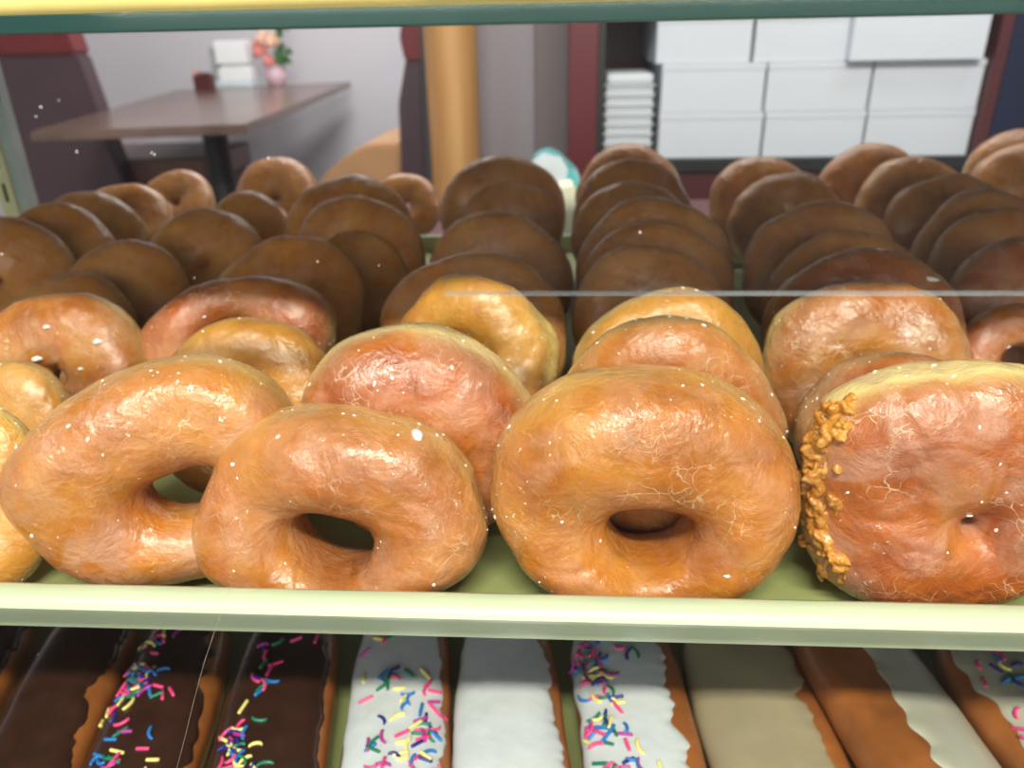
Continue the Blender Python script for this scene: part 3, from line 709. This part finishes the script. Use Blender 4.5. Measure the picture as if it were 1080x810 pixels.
MB().box(-14 * s, 18 * s, -.05, .05, 22 * s, 44 * s, .006).build('dispenser_top', M['napkin'], e)
MB().box(-12 * s, 16 * s, -.03, .03, 17 * s, 23 * s, .003).build('neck', M['napkin'], e)
p = on_table(292, 90); s = zc(p) / F
e = empty('flower_vase', (p.x, p.y, TT), 'pink vase of coral and peach flowers with green leaves on the booth table', 'vase of flowers')
MB().lathe([(8 * s, 0), (10 * s, 3 * s), (11 * s, 10 * s), (8 * s, 16 * s), (9 * s, 20 * s)], 20).build('vase', M['vase'], e, True)
rnd = random.Random(4)
def bloom(cx, cz, r, mat):
    mb = MB()
    for k in range(14):
        a = k * 2.4; rr = r * (.15 + .85 * k / 14); tilt = .3 + .9 * k / 14
        Mx = Matrix.Translation((cx * s + math.cos(a) * rr * .5 * s, -.02 + math.sin(a) * rr * .35 * s, cz * s + math.sin(a) * rr * .5 * s)) @ Euler((tilt, a, a * .5)).to_matrix().to_4x4()
        mb.ball((0, 0, 0), r * .5 * s, Mx, 1, (1, .8, .22))
    mb.build('flower', mat, e, True)
bloom(-12, 34, 11, M['petal']); bloom(-4, 24, 9, M['petal']); bloom(2, 43, 12, M['petal2']); bloom(-8, 46, 10, M['petal2']); bloom(-14, 40, 8, M['petal'])
def leafs(cx, cz, w, h, n):
    for k in range(n):
        x, z = cx + rnd.uniform(-w, w), cz + rnd.uniform(-h, h)
        Mx = Matrix.Translation((x * s, rnd.uniform(-.03, .04), z * s)) @ Euler((rnd.uniform(-1, 1), rnd.uniform(0, 6), rnd.uniform(-1, 1))).to_matrix().to_4x4()
        MB().ball((0, 0, 0), 6 * s, Mx, 2, (1, .45, .08)).build('leaf', M['leaf'], e, True)
leafs(10, 30, 6, 8, 16); leafs(12, 58, 5, 9, 14)
for k in range(3): MB().lathe([(.8 * s, 14 * s), (.8 * s, 50 * s)], 8, Matrix.Translation(((4 + k * 3) * s, 0, 0))).build('stem', M['leaf'], e, True)

# ------------------------------------------------------------------ booths
# left booth: back rest with red roll, bench seat
yb = 2.98
A = [at_y(u, v, yb) for u, v in ((18, 62), (82, 58), (128, 205), (62, 215))]
bt = empty('booth_bench', ((A[0].x + A[1].x) / 2, yb, 0), 'purple-brown booth bench with a dark red top roll at the left', 'booth bench')
ox = bt.location.x
x0, x1, xr = at_y(-40, 60, yb).x - ox, at_y(80, 58, yb).x - ox, at_y(118, 160, yb).x - ox
z1 = at_y(60, 58, yb).z; zt = at_y(60, 20, yb).z; zs = at_y(90, 190, yb).z
slope = (xr - x1) / (at_y(118, 160, yb).z - z1)
def xe(z): return x1 + slope * (z - z1)
MB().prism([(x0, .30), (xe(.30), .30), (xe(z1), z1), (x0, z1)], 'y', 0, .10, .008).build('backrest', M['purple'], bt)
MB().prism([(x0, z1), (xe(z1), z1), (xe(zt), zt - .02), (xe(zt) - .03, zt), (x0, zt)], 'y', -.012, .11, .01).build('top_roll', M['redv'], bt)
sz = at_y(90, 182, yb).z
MB().box(x0, xe(sz) + .30, .10, .60, sz - .07, sz + .035, .02).build('bench_seat', M['benchwood'], bt)
MB().box(x0, xe(sz) + .28, .12, .58, 0, sz - .07, .01).build('bench_base', M['maroon_dark'], bt)
# far booth: seen end-on to the right of the table
yf = 2.9
def X(u, v): return at_y(u, v, yf)
f0 = X(434, 120); fb = empty('booth_bench', (f0.x, yf, 0), 'end-on booth bench with tan seat, beside the wooden column', 'booth bench')
ox = f0.x
pr = [(X(421, 190).x - ox, .2), (X(447, 190).x - ox, .2), (X(444, 60).x - ox, X(444, 60).z), (X(428, 60).x - ox, X(428, 60).z), (X(420, 110).x - ox, X(420, 110).z)]
MB().prism(pr, 'y', 0, .9, .006).build('backrest', M['purple'], fb)
za, zb = X(430, 64).z, X(430, 12).z
pr = [(X(427, 62).x - ox, za), (X(446, 62).x - ox, za), (X(446, 20).x - ox, zb), (X(427, 20).x - ox, zb), (X(421, 35).x - ox, (za + zb) / 2)]
MB().prism(pr, 'y', -.01, .92, .006).build('top_roll', M['redv'], fb)
MB().prism([(X(446, 190).x - ox, .0), (X(460, 190).x - ox, .0), (X(455, 10).x - ox, zb + .05), (X(443, 10).x - ox, zb + .05)], 'y', -.015, .92, .004).build('end_panel', M['grey_dark'], fb)
q = [X(330, 200), X(345, 182), X(362, 166), (X(385, 154)), X(400, 152), X(422, 152), X(422, 215)]
MB().prism([(p_.x - ox, p_.z) for p_ in q] + [(X(330, 215).x - ox, X(330, 215).z)], 'y', .0, .5, .01).build('seat', M['tan'], fb, True)
MB().box(X(345, 190).x - ox, X(421, 190).x - ox, .05, .45, 0, X(345, 200).z, .01).build('seat_base', M['purple'], fb)

# wooden column
yc = 1.85
a, b_ = at_y(451, 100, yc), at_y(505, 100, yc)
co = MB().lathe([((b_.x - a.x) / 2, 0), ((b_.x - a.x) / 2, 2.62)], 40).build('wooden_column', M['oak'], None, True)
co.location = ((a.x + b_.x) / 2, yc, 0); tag(co, 'round light oak column rising behind the doughnuts', 'column')

# grey panel between column and cabinet
yg = 2.05
a, b_ = at_y(498, 100, yg), at_y(604, 100, yg)
gp = empty('partition_panel', ((a.x + b_.x) / 2, yg, 0), 'grey partition panel between the wooden column and the red cabinet', 'partition')
h_ = (b_.x - a.x) / 2
MB().box(-h_, h_ * .25, 0, .04, 0, 2.2, .003).build('panel', M['grey_panel'], gp)
MB().box(h_ * .25, h_ + .01, .006, .04, 0, 2.2, .003).build('panel', plain('taupe_panel', (.20, .165, .165), .6, .06, 3), gp)['label'] = 'darker taupe panel'

# ------------------------------------------------------------------ red cabinet with boxes
yk = 1.62
xl, xl2, xr1, xr2 = at_y(600, 90, yk).x, at_y(630, 90, yk).x, at_y(1040, 90, yk).x, at_y(1052, 90, yk).x
zshelf = at_y(850, 166, yk + .01).z; ztop = at_y(850, 13, yk).z + .016
kx = (xl + xr2) / 2
kb = empty('open_cabinet', (kx, yk, 0), 'dark red open cabinet holding the white bakery boxes', 'cabinet')
MB().box(xl - kx, xl2 - kx, -.01, .42, 0, ztop + .35, .003).build('side_panel', M['maroon'], kb)
MB().box(xl2 - kx, xl2 - kx + .014, -.004, .42, 0, ztop + .33, .002).build('black_trim', M['black'], kb)
MB().box(xr1 - kx, xr2 - kx, -.01, .42, 0, ztop + .35, .003).build('side_panel', M['maroon_dark'], kb)
MB().box(xl2 - kx, xr1 - kx, .38, .40, zshelf, ztop + .33).build('back_panel', M['maroon'], kb)
MB().box(xl2 - kx + .014, xr1 - kx, 0, .38, zshelf - .025, zshelf, .002).build('shelf', M['black'], kb)
MB().box(xl2 - kx + .014, xr1 - kx, .0, .38, ztop, ztop + .03, .002).build('top_board', M['black'], kb)
MB().box(xl2 - kx + .014, xr1 - kx, .01, .38, 0, zshelf - .026, .002).build('cabinet_front', M['maroon_dark'], kb)

rows = [
 (118, 166, [(694, 804), (805, 911), (912, 1026)]),
 (66, 117, [(697, 807), (808, 918), (919, 1036)]),
 (17, 65, [(692, 794), (796, 897), (899, 1047)]),
]
names = [['left box in the bottom row', 'middle box in the bottom row', 'right box in the bottom row'],
         ['left box in the middle row', 'middle box in the middle row', 'right box in the middle row'],
         ['left box in the top row', 'middle box in the top row', 'large right box in the top row, its lid open a little forward']]
zb = zshelf + .0005
for r, (v0, v1, cols) in enumerate(rows):
    yf_ = yk + .012 if r < 2 else yk + .016
    h = (v1 - v0 - (1 if r < 2 else 1)) * zc(at_y(860, (v0 + v1) / 2, yf_)) / F * .985
    ztop_ = zb + h
    px_prev = None
    for c, (ua, ub) in enumerate(cols):
        sc_ = (lambda u: at_y(u, (v0 + v1) / 2 , yf_).x)
        xa, xb = sc_(ua), sc_(ub)
        big = (r == 2 and c == 2)
        yy = yf_ - (.03 if big else 0)
        if big:
            xa, xb = at_y(ua, 40, yy).x, at_y(ub - 4, 40, yy).x
        xb = min(xb, xr1 - .001); hh = h * (1.14 if big else 1) - .0006
        lab = 'white card bakery box, ' + names[r][c]
        if big: lab = 'white card bakery box, the larger right box of the top row'
        e = empty('bakery_box', ((xa + xb) / 2, yy, zb), lab, 'box', 'white bakery boxes stacked in the red cabinet')
        hw_ = (xb - xa) / 2 - .0008
        MB().box(-hw_ + .001, hw_ - .001, .001, .30, 0, hh - .003, .0015).build('box_body', M['box'], e)
        MB().box(-hw_, hw_, -.0003, .302, hh - .012, hh, .0012).build('lid', M['box'], e)
    zb = ztop_
# stack of foam containers left of the boxes
a, b_ = at_y(636, 130, yk + .02), at_y(690, 130, yk + .02)
wx = b_.x - a.x - .002; zz = zshelf + .0005; ztp = at_y(662, 76, yk + .03).z
nF = 8; dh = (ztp - zz) / (nF + .8)
for k in range(nF):
    top = k == nF - 1
    ords = ['bottom', 'second from the bottom', 'third from the bottom', 'fourth from the bottom', 'fourth from the top', 'third from the top', 'second from the top', 'top']
    e = empty('foam_container', ((a.x + b_.x) / 2, yk + .10, zz), 'white foam takeout container, ' + ords[k] + ' one of the stack left of the boxes', 'container', 'white foam containers stacked beside the bakery boxes')
    w2 = wx / 2; hh = dh - .0006
    MB().box(-w2 * .94, w2 * .94, -.075, .075, 0, hh * .45, .004).build('container_base', M['foam'], e)
    MB().box(-w2, w2, -.08, .08, hh * .45, hh * .62, .0015).build('container_rim', M['foam'], e)
    l = MB().box(-w2 * .94, w2 * .94, -.075, .075, hh * .62, hh * (1 if not top else 1.75), .004 if not top else .011).build('container_lid', M['foam'], e)
    zz += dh

# navy panel right of the cabinet
yn = 1.9
a = at_y(1056, 90, yn)
nv = MB().box(0, 1.0, 0, .05, 0, 2.3, .003).build('navy_partition', M['navy'], None); nv.location = (a.x, yn, 0)
tag(nv, 'dark navy blue partition right of the red cabinet', 'partition')
# counter behind the case with teal packet
ycn = 1.15
p = at_z(588, 192, .80)
ct = MB().box(-.55, .75, -.0, .35, 0, .72, .004).build('low_counter', M['maroon_dark'], None); ct.location = (0, 1.06, 0)
tag(ct, 'low dark red counter behind the display case', 'counter')
yq = 1.085; ql = [at_y(u_, v_, yq) for u_, v_ in ((589, 198), (603, 195), (617, 226), (588, 228))]
qx = ql[0].x
cs = MB().prism([(-.004, 0), (ql[2].x - qx + .006, 0), (ql[2].x - qx, ql[2].z - .7205), (ql[1].x - qx, ql[1].z - .7205), (0, ql[0].z - .7205)], 'y', 0, .05, .002).build('cream_carton', M['cream'])
cs.location = (qx, yq, .7205); tag(cs, 'small cream carton standing in the gap between the rear doughnut columns', 'carton')
pk = empty('plastic_packet', (at_y(592, 190, 1.18).x, 1.18, .7205), 'teal and white plastic packet behind the gap in the doughnuts', 'packet')
z_t = at_y(575, 164, 1.18).z - .7205; xa = at_y(560, 170, 1.18).x - pk.location.x; xb = at_y(612, 185, 1.18).x - pk.location.x
zr = at_y(612, 190, 1.18).z - .7205
MB().prism([(xa, .0), (xb, .0), (xb, zr), ((xa + xb) / 2, z_t * .98), (xa * .6, z_t), (xa, z_t * .9)], 'y', 0, .09, .004).build('packet_body', M['teal'], pk, True)
MB().prism([(xa * 1.02, z_t * .3), (xb * .1, z_t * .5), (xb * .35, z_t * .82), (xb * .0, z_t * .97), (xa * .6, z_t * 1.03), (xa * 1.02, z_t * .9)], 'y', -.004, .004, .001).build('white_label', M['film'], pk)
